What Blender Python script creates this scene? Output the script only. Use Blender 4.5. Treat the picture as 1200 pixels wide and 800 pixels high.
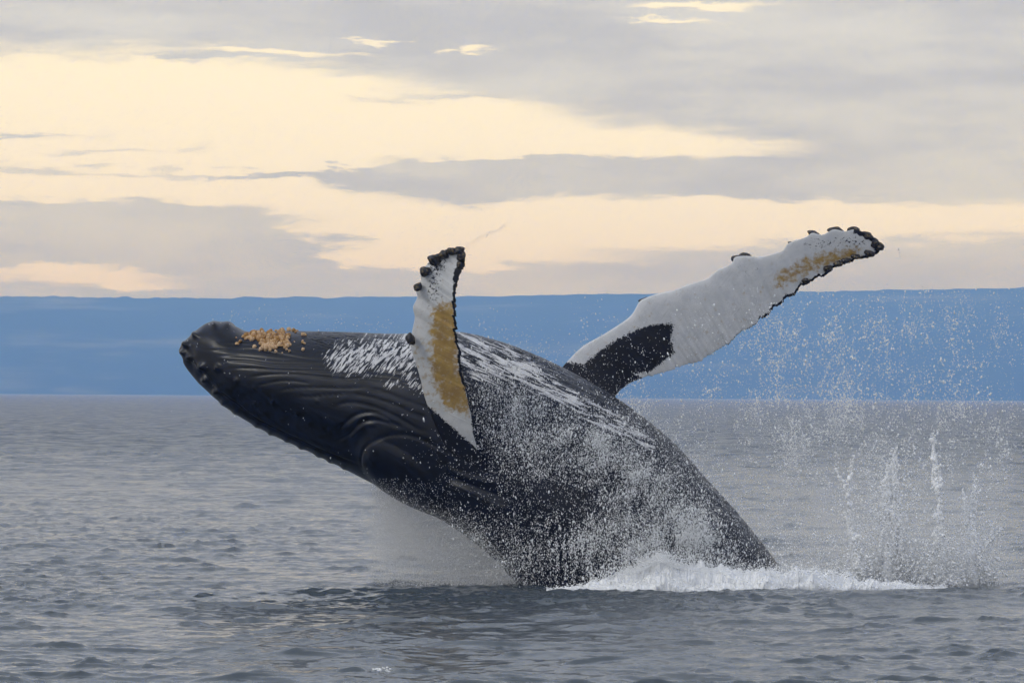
import bpy, math
import numpy as np

# ------------------------------------------------------------------ camera, sky, sun, exposure
for o in list(bpy.data.objects):
    bpy.data.objects.remove(o, do_unlink=True)
scene = bpy.context.scene
COL = scene.collection
rng = np.random.default_rng(7)

FPX = 5100.0                       # focal length in pixels of a 1200 px wide frame
CAM_H = 2.6
PITCH = math.atan(63.0 / FPX)
ROLL = 0.0067
F0 = np.array([0.0, math.cos(PITCH), math.sin(PITCH)])
R0 = np.array([1.0, 0.0, 0.0])
U0 = np.array([0.0, -math.sin(PITCH), math.cos(PITCH)])
RV = R0 * math.cos(ROLL) + U0 * math.sin(ROLL)
UV_ = U0 * math.cos(ROLL) - R0 * math.sin(ROLL)
EYE = np.array([0.0, 0.0, CAM_H])

from mathutils import Matrix, Vector
cam_d = bpy.data.cameras.new("camera")
cam = bpy.data.objects.new("camera", cam_d)
COL.objects.link(cam)
cam_d.sensor_width = 36.0
cam_d.lens = FPX / 1200.0 * 36.0
cam_d.clip_start = 0.5
cam_d.clip_end = 60000.0
m = Matrix.Identity(4)
for i in range(3):
    m[i][0] = RV[i]; m[i][1] = UV_[i]; m[i][2] = -F0[i]; m[i][3] = EYE[i]
cam.matrix_world = m
scene.camera = cam

SUN_EL = math.radians(38.0)
SUN_AZ = math.radians(-120.0)       # measured from +Y (view direction) towards +X: high on the left, a little behind
sun_dir = np.array([math.sin(SUN_AZ) * math.cos(SUN_EL), math.cos(SUN_AZ) * math.cos(SUN_EL), math.sin(SUN_EL)])

world = bpy.data.worlds.new("World")
scene.world = world
world.use_nodes = True
world.cycles.sampling_method = 'MANUAL'
world.cycles.sample_map_resolution = 512


class NT:
    """small helper for building node trees"""
    def __init__(self, tree):
        self.t = tree; self.n = tree.nodes; self.l = tree.links

    def new(self, typ, **kw):
        nd = self.n.new(typ)
        for k, v in kw.items():
            setattr(nd, k, v)
        return nd

    def put(self, sock, v):
        if isinstance(v, bpy.types.NodeSocket):
            self.l.new(v, sock)
        elif v is not None:
            sock.default_value = v

    def math(self, op, a, b=None, c=None, clamp=False):
        nd = self.new("ShaderNodeMath", operation=op, use_clamp=clamp)
        self.put(nd.inputs[0], a)
        if b is not None: self.put(nd.inputs[1], b)
        if c is not None: self.put(nd.inputs[2], c)
        return nd.outputs[0]

    def vec(self, op, a, b=None):
        nd = self.new("ShaderNodeVectorMath", operation=op)
        self.put(nd.inputs[0], a)
        if b is not None: self.put(nd.inputs[1], b)
        return nd.outputs["Value"] if op in ("DOT_PRODUCT", "LENGTH") else nd.outputs[0]

    def comb(self, x, y, z):
        nd = self.new("ShaderNodeCombineXYZ")
        for s, v in zip(nd.inputs, (x, y, z)): self.put(s, v)
        return nd.outputs[0]

    def sep(self, v):
        nd = self.new("ShaderNodeSeparateXYZ"); self.put(nd.inputs[0], v)
        return nd.outputs

    def noise(self, v, scale=1.0, detail=3.0, rough=0.5, dist=0.0):
        nd = self.new("ShaderNodeTexNoise")
        if v is not None: self.put(nd.inputs["Vector"], v)
        nd.inputs["Scale"].default_value = scale
        nd.inputs["Detail"].default_value = detail
        nd.inputs["Roughness"].default_value = rough
        nd.inputs["Distortion"].default_value = dist
        return nd

    def step(self, v, a, b, smooth=True):
        nd = self.new("ShaderNodeMapRange", interpolation_type="SMOOTHSTEP" if smooth else "LINEAR")
        self.put(nd.inputs[0], v); self.put(nd.inputs[1], a); self.put(nd.inputs[2], b)
        return nd.outputs[0]

    def mix(self, f, a, b):
        nd = self.new("ShaderNodeMix", data_type="RGBA")
        self.put(nd.inputs[0], f); self.put(nd.inputs[6], a); self.put(nd.inputs[7], b)
        return nd.outputs[2]

    def attr(self, name):
        return self.new("ShaderNodeAttribute", attribute_name=name)


def rgb(*c):
    return (c[0], c[1], c[2], 1.0)


def build_world():
    k = NT(world.node_tree)
    k.n.clear()
    out = k.new("ShaderNodeOutputWorld")
    tc = k.new("ShaderNodeTexCoord")
    d = k.vec("NORMALIZE", tc.outputs["Generated"])
    x, y, z = k.sep(d)
    az = k.math("ARCTAN2", x, y)
    el = k.math("ARCSINE", z)
    # bearing and height in units of 1/5100 rad; cloud edges wander with noise stretched along the horizon
    flat = k.comb(k.math("MULTIPLY", az, 5.1), k.math("MULTIPLY", el, 5.1 * 5.0), 0.0)
    n1 = k.noise(flat, 5.0, 5.0, 0.6)
    n2 = k.noise(flat, 14.0, 4.0, 0.6)
    off1 = k.vec("MULTIPLY", k.vec("SUBTRACT", n1.outputs["Color"], (0.5, 0.5, 0.5)), (0.30, 0.046, 0))
    off2 = k.vec("MULTIPLY", k.vec("SUBTRACT", n2.outputs["Color"], (0.5, 0.5, 0.5)), (0.16, 0.034, 0))
    p = k.vec("ADD", k.comb(k.math("MULTIPLY", az, 5.1), k.math("MULTIPLY", el, 5.1), 0.0), k.vec("ADD", off1, off2))

    gaps = [(40, 108, 250, 40, 1.3), (330, 122, 190, 28, 1.0), (500, 155, 240, 24, 1.1), (720, 172, 170, 14, 1.0),
            (230, 160, 230, 34, 0.9), (840, 4, 70, 5, 1.0), (540, 57, 34, 4, 1.0), (432, 48, 22, 4, .8),
            (350, 67, 66, 3, .8), (780, 24, 60, 3, .9), (640, 262, 430, 26, 1.3), (1020, 252, 260, 15, 1.0),
            (460, 290, 130, 30, 1.0), (90, 326, 140, 11, 1.1), (60, 222, 170, 14, .9), (230, 228, 160, 12, .7),
            (840, 325, 60, 8, .5), (160, 196, 280, 26, .95), (390, 192, 110, 12, .7), (520, 308, 230, 12, .7), (150, 222, 220, 12, .6)]
    banks = [(30, 162, 80, 5, 1.0), (150, 167, 70, 4, .7), (190, 183, 110, 6, 1.0), (100, 190, 60, 5, .8), (80, 207, 120, 7, 1.1), (330, 208, 130, 6, 1.2), (560, 208, 110, 17, 1.7),
             (770, 206, 170, 15, 1.1), (385, 183, 60, 3, .7), (400, 116, 110, 6, .7), (250, 76, 90, 4, .5), (620, 190, 70, 5, .6), (130, 262, 210, 18, 1.2), (190, 290, 190, 20, 1.2),
             (980, 315, 150, 16, .75), (1150, 310, 150, 20, .9), (560, 330, 200, 9, .75), (640, 189, 60, 5, .7),
             (380, 312, 110, 10, .8)]
    total = None
    for sgn, lst in ((1, gaps), (-1, banks)):
        for (cx, cy, rx, ry, w) in lst:
            c = ((cx - 600) / 1000.0, (463 - cy) / 1000.0, 0.0)
            q = k.vec("MULTIPLY", k.vec("SUBTRACT", p, c), (1000.0 / rx, 1000.0 / ry, 0.0))
            g = k.math("EXPONENT", k.math("MULTIPLY", k.vec("DOT_PRODUCT", q, q), -0.8))
            g = k.math("MULTIPLY", g, sgn * w)
            total = g if total is None else k.math("ADD", total, g)
    # elsewhere along the horizon: the same kind of thin breaks in the deck
    wide = k.noise(k.comb(k.math("MULTIPLY", az, 2.2), k.math("MULTIPLY", el, 16.0), 3.0), 1.6, 4.0, 0.55)
    away = k.step(k.math("ABSOLUTE", az), 0.15, 0.35)
    low = k.math("SUBTRACT", 1.0, k.step(el, 0.08, 0.40))
    wide_gap = k.math("MULTIPLY", k.math("MULTIPLY", k.step(wide.outputs["Fac"], 0.50, 0.66), away), low)
    fine = k.math("ADD", k.math("MULTIPLY", k.math("SUBTRACT", n1.outputs["Fac"], 0.5), 0.5), k.math("MULTIPLY", k.math("SUBTRACT", n2.outputs["Fac"], 0.5), 0.55))
    field = k.math("ADD", k.math("ADD", total, wide_gap), fine)
    gap = k.step(field, 0.12, 0.85)

    soft = k.noise(flat, 2.6, 5.0, 0.6)
    cl_a = k.mix(k.step(soft.outputs["Fac"], 0.36, 0.64), rgb(0.60, 0.61, 0.68), rgb(0.78, 0.79, 0.85))
    hi = k.step(el, 0.09, 0.35)
    deck = k.noise(d, 3.0, 5.0, 0.55)
    cl_hi = k.mix(k.step(deck.outputs["Fac"], 0.3, 0.7), rgb(0.56, 0.62, 0.76), rgb(0.70, 0.75, 0.88))
    cloud = k.mix(hi, cl_a, cl_hi)
    warm = k.mix(k.step(el, 0.025, 0.085), rgb(1.13, 1.10, 1.16), rgb(1.20, 1.12, 0.93))
    painted = k.mix(gap, cloud, warm)

    sky = k.new("ShaderNodeTexSky", sky_type="NISHITA")
    sky.sun_disc = False
    sky.sun_elevation = SUN_EL
    sky.sun_rotation = SUN_AZ
    bg_sky = k.new("ShaderNodeBackground"); k.put(bg_sky.inputs[0], sky.outputs[0]); bg_sky.inputs[1].default_value = 0.06
    bg_cl = k.new("ShaderNodeBackground"); k.put(bg_cl.inputs[0], painted); bg_cl.inputs[1].default_value = SKY_GAIN
    mx = k.new("ShaderNodeMixShader"); mx.inputs[0].default_value = 0.93
    k.l.new(bg_sky.outputs[0], mx.inputs[1]); k.l.new(bg_cl.outputs[0], mx.inputs[2])
    k.l.new(mx.outputs[0], out.inputs[0])


SKY_GAIN = 1.0
build_world()

sun_d = bpy.data.lights.new("sun", "SUN")
sun_d.energy = 0.8
sun_d.angle = math.radians(14.0)
sun_d.color = (1.0, 0.98, 0.95)
sun = bpy.data.objects.new("sun", sun_d)
COL.objects.link(sun)
sun.location = (-30, -20, 40)
sun.rotation_euler = Vector(sun_dir).to_track_quat('Z', 'Y').to_euler()

vs = scene.view_settings
vs.view_transform = 'Standard'
vs.look = 'None'
vs.exposure = 0.0
vs.gamma = 1.0
vs.use_curve_mapping = False
scene.cycles.use_denoising = True
scene.cycles.volume_bounces = 3
scene.cycles.max_bounces = 5
scene.cycles.use_adaptive_sampling = True
scene.cycles.adaptive_threshold = 0.03
scene.cycles.adaptive_min_samples = 12


# ------------------------------------------------------------------ helpers
def at(px, py, Y):
    """point on the plane y = Y that lies on the sight line of picture point (px, py) of a 1200x800 frame"""
    px = np.asarray(px, float); py = np.asarray(py, float); Y = np.asarray(Y, float)
    d = F0 + ((px - 600.0) / FPX)[..., None] * RV + ((400.0 - py) / FPX)[..., None] * UV_
    t = Y / d[..., 1]
    return EYE + t[..., None] * d


def tag(o, label=None, cat=None, group=None, kind=None):
    if label: o["label"] = label
    if cat: o["category"] = cat
    if group: o["group"] = group
    if kind: o["kind"] = kind
    return o


def mesh_obj(name, verts, faces, mat, parent=None, smooth=True, attrs=None):
    verts = np.ascontiguousarray(verts, dtype=np.float32)
    faces = np.ascontiguousarray(faces, dtype=np.int32)
    me = bpy.data.meshes.new(name)
    nf, k = faces.shape
    me.vertices.add(len(verts)); me.vertices.foreach_set("co", verts.ravel())
    me.loops.add(nf * k); me.loops.foreach_set("vertex_index", faces.ravel())
    me.polygons.add(nf)
    me.polygons.foreach_set("loop_start", np.arange(0, nf * k, k, dtype=np.int32))
    me.polygons.foreach_set("loop_total", np.full(nf, k, dtype=np.int32))
    me.polygons.foreach_set("use_smooth", np.full(nf, smooth, dtype=bool))
    if attrs:
        for an, av in attrs.items():
            av = np.asarray(av, dtype=np.float32)
            if av.ndim == 1:
                a = me.attributes.new(an, 'FLOAT', 'POINT'); a.data.foreach_set("value", av)
            else:
                a = me.attributes.new(an, 'FLOAT_VECTOR', 'POINT'); a.data.foreach_set("vector", av.ravel())
    me.update(calc_edges=True)
    me.validate()
    me.materials.append(mat)
    o = bpy.data.objects.new(name, me)
    COL.objects.link(o)
    if parent: o.parent = parent
    return o


def grid_faces(nr, nc, wrap=False):
    r = np.arange(nr - 1)[:, None]
    c = np.arange(nc if wrap else nc - 1)[None, :]
    c2 = (c + 1) % nc
    return np.stack([r * nc + c, r * nc + c2, (r + 1) * nc + c2, (r + 1) * nc + c], -1).reshape(-1, 4)


def material(name):
    mt = bpy.data.materials.new(name)
    mt.use_nodes = True
    k = NT(mt.node_tree)
    return mt, k, k.n["Principled BSDF"], k.n["Material Output"]


def smooth01(x, a, b):
    t = np.clip((np.asarray(x) - a) / (b - a), 0, 1)
    return t * t * (3 - 2 * t)


def vnoise(n, seed, beta):
    """tileable fractal noise on an n x n grid with spectrum k^-beta, unit variance"""
    r = np.random.default_rng(seed)
    kx = np.fft.fftfreq(n, 1.0 / n)
    kk = np.hypot(*np.meshgrid(kx, kx)); kk[0, 0] = 1
    f = np.fft.fft2(r.standard_normal((n, n))) * kk ** (-beta)
    f[0, 0] = 0
    v = np.fft.ifft2(f).real
    return v / v.std()


def sample(tile, u, v):
    """bilinear sample of a wrapping tile, u and v in tile units"""
    n = tile.shape[0]
    x = (u % 1.0) * n; y = (v % 1.0) * n
    x0 = np.floor(x).astype(int); y0 = np.floor(y).astype(int)
    fx = x - x0; fy = y - y0
    x0 %= n; y0 %= n
    x1 = (x0 + 1) % n; y1 = (y0 + 1) % n
    return (tile[y0, x0] * (1 - fx) * (1 - fy) + tile[y0, x1] * fx * (1 - fy)
            + tile[y1, x0] * (1 - fx) * fy + tile[y1, x1] * fx * fy)


def spline(pts, n, ts=None):
    """Catmull-Rom through pts, n samples"""
    P = np.asarray(pts, float)
    P = np.vstack([2 * P[0] - P[1], P, 2 * P[-1] - P[-2]])
    m_ = len(P) - 3
    t = np.linspace(0, m_, n) if ts is None else np.asarray(ts) * m_
    i = np.minimum(t.astype(int), m_ - 1); f = (t - i)[:, None]
    a, b, c, d = P[i], P[i + 1], P[i + 2], P[i + 3]
    return 0.5 * ((2 * b) + (c - a) * f + (2 * a - 5 * b + 4 * c - d) * f ** 2 + (3 * b - a - 3 * c + d) * f ** 3)


def arclen_resample(pts, n, dense=800):
    q = spline(pts, dense)
    s = np.concatenate([[0], np.cumsum(np.linalg.norm(np.diff(q, axis=0), axis=1))])
    t = np.linspace(0, s[-1], n)
    return np.stack([np.interp(t, s, q[:, j]) for j in range(q.shape[1])], -1)


def dist_polyline(X, Y, pts, closed=False):
    best = np.full(X.shape, 1e9)
    pos = np.zeros(X.shape)
    P = np.asarray(pts, float)
    n = len(P)
    for i in range(n - 1):
        a, b = P[i], P[i + 1]
        dx, dy = b - a
        t = np.clip(((X - a[0]) * dx + (Y - a[1]) * dy) / (dx * dx + dy * dy), 0, 1)
        dd = np.hypot(X - a[0] - t * dx, Y - a[1] - t * dy)
        mk = dd < best
        best = np.where(mk, dd, best)
        pos = np.where(mk, (i + t) / (n - 1), pos)
    return best, pos


# ------------------------------------------------------------------ sea
def ocean_tile(n, L, wind, lo, hi, hs, seed, spread=2.0, wdir=(0.25, -1.0)):
    """height and horizontal shift of a random sea on an L x L tile, wavelengths lo..hi, significant height hs"""
    r = np.random.default_rng(seed)
    k1 = 2 * np.pi * np.fft.fftfreq(n, L / n)
    KX, KY = np.meshgrid(k1, k1)
    K = np.hypot(KX, KY); K[0, 0] = 1e-6
    Lw = wind ** 2 / 9.81
    w = np.array(wdir) / np.hypot(*wdir)
    cosw = (KX * w[0] + KY * w[1]) / K
    P = np.exp(-1 / (K * Lw) ** 2) / K ** 4 * (0.12 + np.abs(cosw) ** spread)
    lam = 2 * np.pi / K
    P *= smooth01(lam, lo * 0.7, lo) * (1 - smooth01(lam, hi, hi * 1.4))
    P[0, 0] = 0
    A = (r.standard_normal((n, n)) + 1j * r.standard_normal((n, n))) * np.sqrt(P)
    h = np.fft.ifft2(A)
    s = hs / 4 / h.real.std()
    A = A * s
    H = np.fft.ifft2(A).real
    DX = np.fft.ifft2(1j * KX / K * A).real
    DY = np.fft.ifft2(1j * KY / K * A).real
    return H, DX, DY


T1 = ocean_tile(512, 61.0, 2.8, 0.45, 5.0, 0.090, 11, spread=1.0)
T2 = ocean_tile(512, 14.3, 4.0, 0.08, 0.40, 0.030, 12, spread=0.6)


def sea_disp(x, y):
    u, v = x / 61.0, y / 61.0
    a = math.radians(23)
    u2 = (x * math.cos(a) + y * math.sin(a)) / 14.3
    v2 = (-x * math.sin(a) + y * math.cos(a)) / 14.3
    # gusts: ripples are stronger in some patches than others
    gu = 0.75 + 0.45 * sample(GUST, x / 40.0, y / 90.0)
    gu = np.clip(gu, 0.15, 1.8) + 1.3 * np.exp(-((x - 0.5) / 5.0) ** 2 - ((y - 55.5) / 3.0) ** 2)
    h = sample(T1[0], u, v) + gu * sample(T2[0], u2, v2)
    dx = sample(T1[1], u, v)
    dy = sample(T1[2], u, v)
    ex = gu * sample(T2[1], u2, v2); ey = gu * sample(T2[2], u2, v2)
    dx = dx + ex * math.cos(a) - ey * math.sin(a)
    dy = dy + ex * math.sin(a) + ey * math.cos(a)
    # water heaped up in front of and around the whale
    r2 = ((x - 1.9) / 5.0) ** 2 + ((y - 57.3) / 1.1) ** 2
    h = h + 0.035 * np.exp(-r2)
    return h, dx, dy


GUST = vnoise(256, 5, 1.6)


def build_sea():
    rows = []
    y = 36.0
    while y < 7500:
        rows.append(y)
        y += (0.30 if y < 80 else 0.38 if y < 260 else 0.8) * y * y / (CAM_H * FPX * 1024 / 1200)
    rows = np.concatenate([np.linspace(-300, 35.7, 60), rows])
    inner = np.linspace(-1, 1, 590)
    outer = np.linspace(0, 1, 11)[1:] ** 3 * 6000
    W = np.maximum(rows, 33.0) * 0.118 * 1.32
    X = np.concatenate([-(outer[::-1])[None, :] - W[:, None], W[:, None] * inner[None, :], outer[None, :] + W[:, None]], 1)
    Y = np.repeat(rows[:, None], X.shape[1], 1)
    h, dx, dy = sea_disp(X, Y)
    # short steep crests scattered over the water, their steep face towards the wind
    r = np.random.default_rng(77)
    for i in range(1300):
        cy = 36 + 190 * r.random() ** 1.6
        cx = (r.random() * 2 - 1) * cy * 0.16
        A = 0.012 + 0.028 * r.random() ** 2 + (0.035 * r.random() if r.random() < 0.15 else 0)
        A = min(A, 0.050) * 1.45 * (cy / 55.0) ** 0.5
        w = 0.10 + 0.60 * r.random() ** 1.6
        ang = 0.35 * r.standard_normal() * 0.6
        i0, i1 = np.searchsorted(rows, [cy - 1.3, cy + 1.3])
        if i1 - i0 < 2: continue
        xs = X[(i0 + i1) // 2]
        j0, j1 = np.searchsorted(xs, [cx - 2.2, cx + 2.2])
        bx = X[i0:i1, j0:j1] - cx; by = Y[i0:i1, j0:j1] - cy
        al = bx * math.cos(ang) + by * math.sin(ang); ac = -bx * math.sin(ang) + by * math.cos(ang)
        ac = ac + 0.10 * np.sin(al * 5 + i) * w + 0.35 * al * al
        g = np.where(ac > 0, np.exp(-(ac / 0.30) ** 1.5 if False else -np.clip(ac, 0, None) / 0.20), np.exp(-(ac / 0.045) ** 2))
        h[i0:i1, j0:j1] += A * np.exp(-(al / w) ** 4) * (0.75 + 0.25 * np.sin(al * 9 + i)) * g
    for i in range(900):
        cy = 75 + 330 * r.random() ** 1.5
        cx = (r.random() * 2 - 1) * cy * 0.16
        dyr = 0.36 * cy * cy / 11315
        A = (0.030 + 0.055 * r.random() ** 2) * (cy / 120.0) ** 0.6
        w = 0.25 + 0.9 * r.random() ** 1.6
        i0, i1 = np.searchsorted(rows, [cy - 4 * dyr, cy + 5 * dyr])
        if i1 - i0 < 2: continue
        j0, j1 = np.searchsorted(X[(i0 + i1) // 2], [cx - 4, cx + 4])
        bx = X[i0:i1, j0:j1] - cx; ac = Y[i0:i1, j0:j1] - cy + 0.3 * r.standard_normal() * bx + 0.2 * np.sin(bx * 3 + i)
        g = np.where(ac > 0, np.exp(-np.clip(ac, 0, None) / (1.1 * dyr)), np.exp(-(ac / (0.55 * dyr)) ** 2))
        h[i0:i1, j0:j1] += A * np.exp(-(bx / w) ** 4) * (0.8 + 0.2 * np.sin(bx * 7 + i)) * g
    calm = np.where(Y > 35.9, 1.0, 0.6)
    near = 1 - smooth01(Y, 250, 900)
    V = np.stack([X + 1.9 * near * dx, Y + 1.9 * near * dy, h * calm * (0.25 + 0.75 * near)], -1)
    far = smooth01(Y, 45, 260)
    return mesh_obj("sea", V.reshape(-1, 3), grid_faces(*X.shape), M_water, attrs={"far": far.ravel()})


def water_material():
    mt, k, b, out = material("sea_water")
    geo = k.new("ShaderNodeNewGeometry")
    pos = geo.outputs["Position"]
    far = k.attr("far").outputs["Fac"]
    n1 = k.noise(k.vec("MULTIPLY", pos, (1.0, 0.55, 1.0)), 9.0, 3.0, 0.6)
    bp = k.new("ShaderNodeBump")
    bp.inputs["Strength"].default_value = 0.30
    bp.inputs["Distance"].default_value = 0.02
    k.put(bp.inputs["Height"], n1.outputs["Fac"])
    # beyond a few hundred metres single waves are finer than the mesh: tilt the facets there
    n2 = k.noise(k.vec("MULTIPLY", pos, (0.9, 0.35, 1.0)), 1.0, 4.0, 0.65)
    tilt = k.vec("MULTIPLY", k.vec("SUBTRACT", n2.outputs["Color"], (0.5, 0.60, 0.5)), (0.9, 1.2, 0.0))
    sc = k.new("ShaderNodeVectorMath", operation="SCALE"); k.put(sc.inputs[0], tilt); k.put(sc.inputs["Scale"], far)
    n3 = k.noise(k.vec("MULTIPLY", pos, (3.6, 3.0, 1.0)), 1.0, 4.0, 0.58)
    rip = k.vec("MULTIPLY", k.vec("SUBTRACT", n3.outputs["Color"], (0.5, 0.58, 0.5)), (0.34, 0.44, 0.0))
    sr = k.new("ShaderNodeVectorMath", operation="SCALE"); k.put(sr.inputs[0], rip); k.put(sr.inputs["Scale"], k.math("MULTIPLY_ADD", far, -0.6, 1.0))
    nrm = k.vec("NORMALIZE", k.vec("ADD", bp.outputs[0], k.vec("ADD", sc.outputs[0], sr.outputs[0])))
    k.put(b.inputs["Normal"], nrm)
    k.put(b.inputs["Base Color"], rgb(0.068, 0.085, 0.098))
    k.put(b.inputs["Roughness"], k.math("MULTIPLY_ADD", far, 0.15, 0.16))
    b.inputs["IOR"].default_value = 1.333
    return mt


M_water = water_material()
sea = tag(build_sea(), "grey rippled open sea reaching the far shore", "sea", kind="structure")


# ------------------------------------------------------------------ far shore
def build_hills():
    mt, k, b, out = material("far_forest")
    geo = k.new("ShaderNodeNewGeometry")
    n = k.noise(geo.outputs["Position"], 0.004, 5.0, 0.6)
    k.put(b.inputs["Base Color"], k.mix(k.step(n.outputs["Fac"], 0.5, 0.8), rgb(0.03, 0.05, 0.055), rgb(0.22, 0.23, 0.21)))
    b.inputs["Roughness"].default_value = 0.9
    b.inputs["Specular IOR Level"].default_value = 0.1
    nx, ny = 1500, 26
    D = 6500.0
    x = np.linspace(-7000, 7000, nx)
    t = np.linspace(0, 1, ny)
    px = 600 + x / D * FPX
    # plateau edge, a little higher to the right
    top_px = np.interp(px, [-4000, -600, 0, 120, 260, 400, 560, 700, 900, 1050, 1200, 1800, 4000],
                       [352, 350, 347, 348, 349, 349, 348.5, 346, 343, 341.5, 338, 334, 345])
    # same roll as the picture
    zt = (400 - top_px) / FPX * D
    base = CAM_H + zt * 1.0 + PITCH * D + (px - 600) / FPX * D * ROLL
    X, Tt = np.meshgrid(x, t)
    N1 = vnoise(512, 21, 2.4)
    N3H = vnoise(512, 33, 0.15)
    Yv = D - 900 + 2600 * Tt
    # the crest is where t ~ 0.55; behind it the plateau stays a little lower
    f = np.clip(Tt / 0.55, 0, 1)
    Z = base[None, :] * (f * f * (3 - 2 * f)) ** 0.6 * (Yv / D)
    Z = Z + sample(N1, X / 9000, Yv / 9000) * 5 * f * (Tt < 0.5) - np.clip(Tt - 0.55, 0, 1) * 60
    Z = Z + (1.7 * sample(N3H, X / 2900.0, Tt * 0 + 0.3) + 0.9 * sample(N1, X / 1500.0, Tt * 0 + 0.6)) * np.exp(-((Tt - 0.55) / 0.06) ** 2)
    Z[0, :] = -3
    V = np.stack([X + 40 * sample(N1, X / 3000, Yv / 1500), Yv, Z], -1)
    return mesh_obj("hills", V.reshape(-1, 3), grid_faces(ny, nx), mt)


hills = tag(build_hills(), "long flat-topped wooded shore blue with distance", "hills", kind="structure")


# ------------------------------------------------------------------ haze (air between the boat and the far shore)
def build_haze():
    mt, k, b, out = material("haze_air")
    k.n.remove(b)
    pv = k.new("ShaderNodeVolumePrincipled")
    pv.inputs["Color"].default_value = HAZE_COL
    pv.inputs["Density"].default_value = HAZE_DENS
    pv.inputs["Anisotropy"].default_value = 0.0
    pv.inputs["Absorption Color"].default_value = (1, 1, 1, 1)
    k.l.new(pv.outputs[0], out.inputs["Volume"])
    x0, x1, y0, y1, z0, z1 = -9500, 9500, -400, 8600, -6.0, 225.0
    v = [(x, y, z) for z in (z0, z1) for y in (y0, y1) for x in (x0, x1)]
    f = [(0, 2, 3, 1), (4, 5, 7, 6), (0, 1, 5, 4), (2, 6, 7, 3), (0, 4, 6, 2), (1, 3, 7, 5)]
    return mesh_obj("haze", v, f, mt, smooth=False)


HAZE_COL = rgb(0.155, 0.345, 1.0)
HAZE_DENS = 3.4e-4
haze = tag(build_haze(), "thin blue haze hanging over the sea and far shore", "haze", kind="stuff")


# ------------------------------------------------------------------ whale
YW = 60.0
N2 = vnoise(512, 31, 1.2)
N3 = vnoise(512, 32, 0.9)
N4 = vnoise(512, 34, 2.3)
N5 = vnoise(512, 35, 1.5)

# outline of the body in side view: a point of the throat/belly line and one of the back line for each section
SECT = np.array([
    [215, 403, 214, 419], [218, 399, 216, 425], [226, 391, 222, 435], [238, 381, 231, 446], [248, 377, 240, 455],
    [262, 377, 252, 466], [276, 382, 266, 479], [292, 388, 284, 491], [330, 387, 322, 511], [400, 388, 384, 539],
    [470, 390, 440, 567], [530, 387, 490, 593], [575, 395, 536, 619], [620, 411, 566, 642], [680, 440, 590, 664],
    [738, 476, 607, 684], [788, 517, 625, 706], [832, 566, 648, 735], [873, 612, 676, 772], [915, 667, 708, 815],
    [948, 742, 752, 885], [985, 830, 800, 960]], float)
HALF = np.array([.10, .16, .27, .37, .46, .56, .64, .72, .86, 1.02, 1.14, 1.24, 1.31, 1.36, 1.40, 1.42, 1.43, 1.42, 1.40, 1.36, 1.28, 1.15])
YOFF = np.array([1.0, 1.0, .98, .96, .94, .92, .9, .87, .8, .68, .55, .42, .32, .22, .12, .04, -.02, -.06, -.08, -.1, -.1, -.1])

GROOVES = [  # folds and throat grooves that do not simply follow the body, picture points, half width, depth
    ([(391, 477), (405, 472), (425, 473), (445, 479), (462, 487), (480, 497), (492, 504), (505, 507)], 2.6, .030),
    ([(392, 507), (405, 495), (417, 486), (432, 483), (445, 486), (462, 496), (475, 502)], 2.6, .034),
    ([(391, 520), (407, 510), (417, 499), (427, 493), (440, 492), (455, 495), (472, 502)], 2.8, .038),
    ([(410, 461), (430, 464), (450, 470), (467, 476), (485, 485), (505, 491)], 2.4, .026),
    ([(432, 454), (455, 461), (475, 469), (495, 476), (510, 482)], 2.4, .024),
    ([(300, 452), (322, 447), (340, 446), (365, 449)], 1.8, .020),
    ([(324, 459), (340, 455), (365, 454), (402, 455), (432, 454)], 1.8, .020),
    ([(350, 465), (370, 464), (405, 461), (412, 461)], 1.8, .018),
    ([(285, 443), (310, 439), (340, 438), (365, 440), (402, 444), (430, 443), (470, 448), (500, 458)], 2.0, .022),
    ([(265, 432), (290, 431), (320, 433), (352, 434), (400, 435), (450, 436), (500, 446)], 2.0, .020),
    ([(257, 423), (290, 423), (320, 427), (360, 428), (420, 428)], 1.9, .019),
    ([(241, 410), (272, 410), (297, 409), (330, 415), (365, 421), (420, 421)], 1.9, .019),
    ([(252, 401), (290, 402), (330, 408), (370, 414)], 1.8, .017),
    ([(252, 417), (285, 417), (325, 421), (352, 422)], 1.6, .012),
    ([(425, 549), (424, 533), (430, 522), (440, 516), (452, 511), (468, 509), (485, 511), (503, 519), (530, 532)], 3.0, .045),
    ([(449, 517), (462, 521), (475, 530)], 2.2, .015),
    ([(214, 421), (227, 425), (250, 451), (265, 467), (290, 488), (315, 501), (350, 517), (380, 530), (404, 539), (426, 545)], 2.6, .05),
]
RIDGES = [
    ([(524, 541), (530, 551), (540, 556), (552, 560), (567, 563), (585, 565), (590, 560)], 2.4, .03),
    ([(521, 565), (540, 571), (555, 577), (572, 587), (587, 594), (602, 597)], 3.0, .045),
    ([(520, 553), (545, 566), (575, 577), (600, 586)], 3.5, -.035),
    ([(405, 503), (418, 492), (432, 487), (447, 489), (463, 498)], 2.0, .02),
    ([(407, 517), (420, 505), (430, 498), (443, 497)], 2.0, .02),
]
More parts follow.
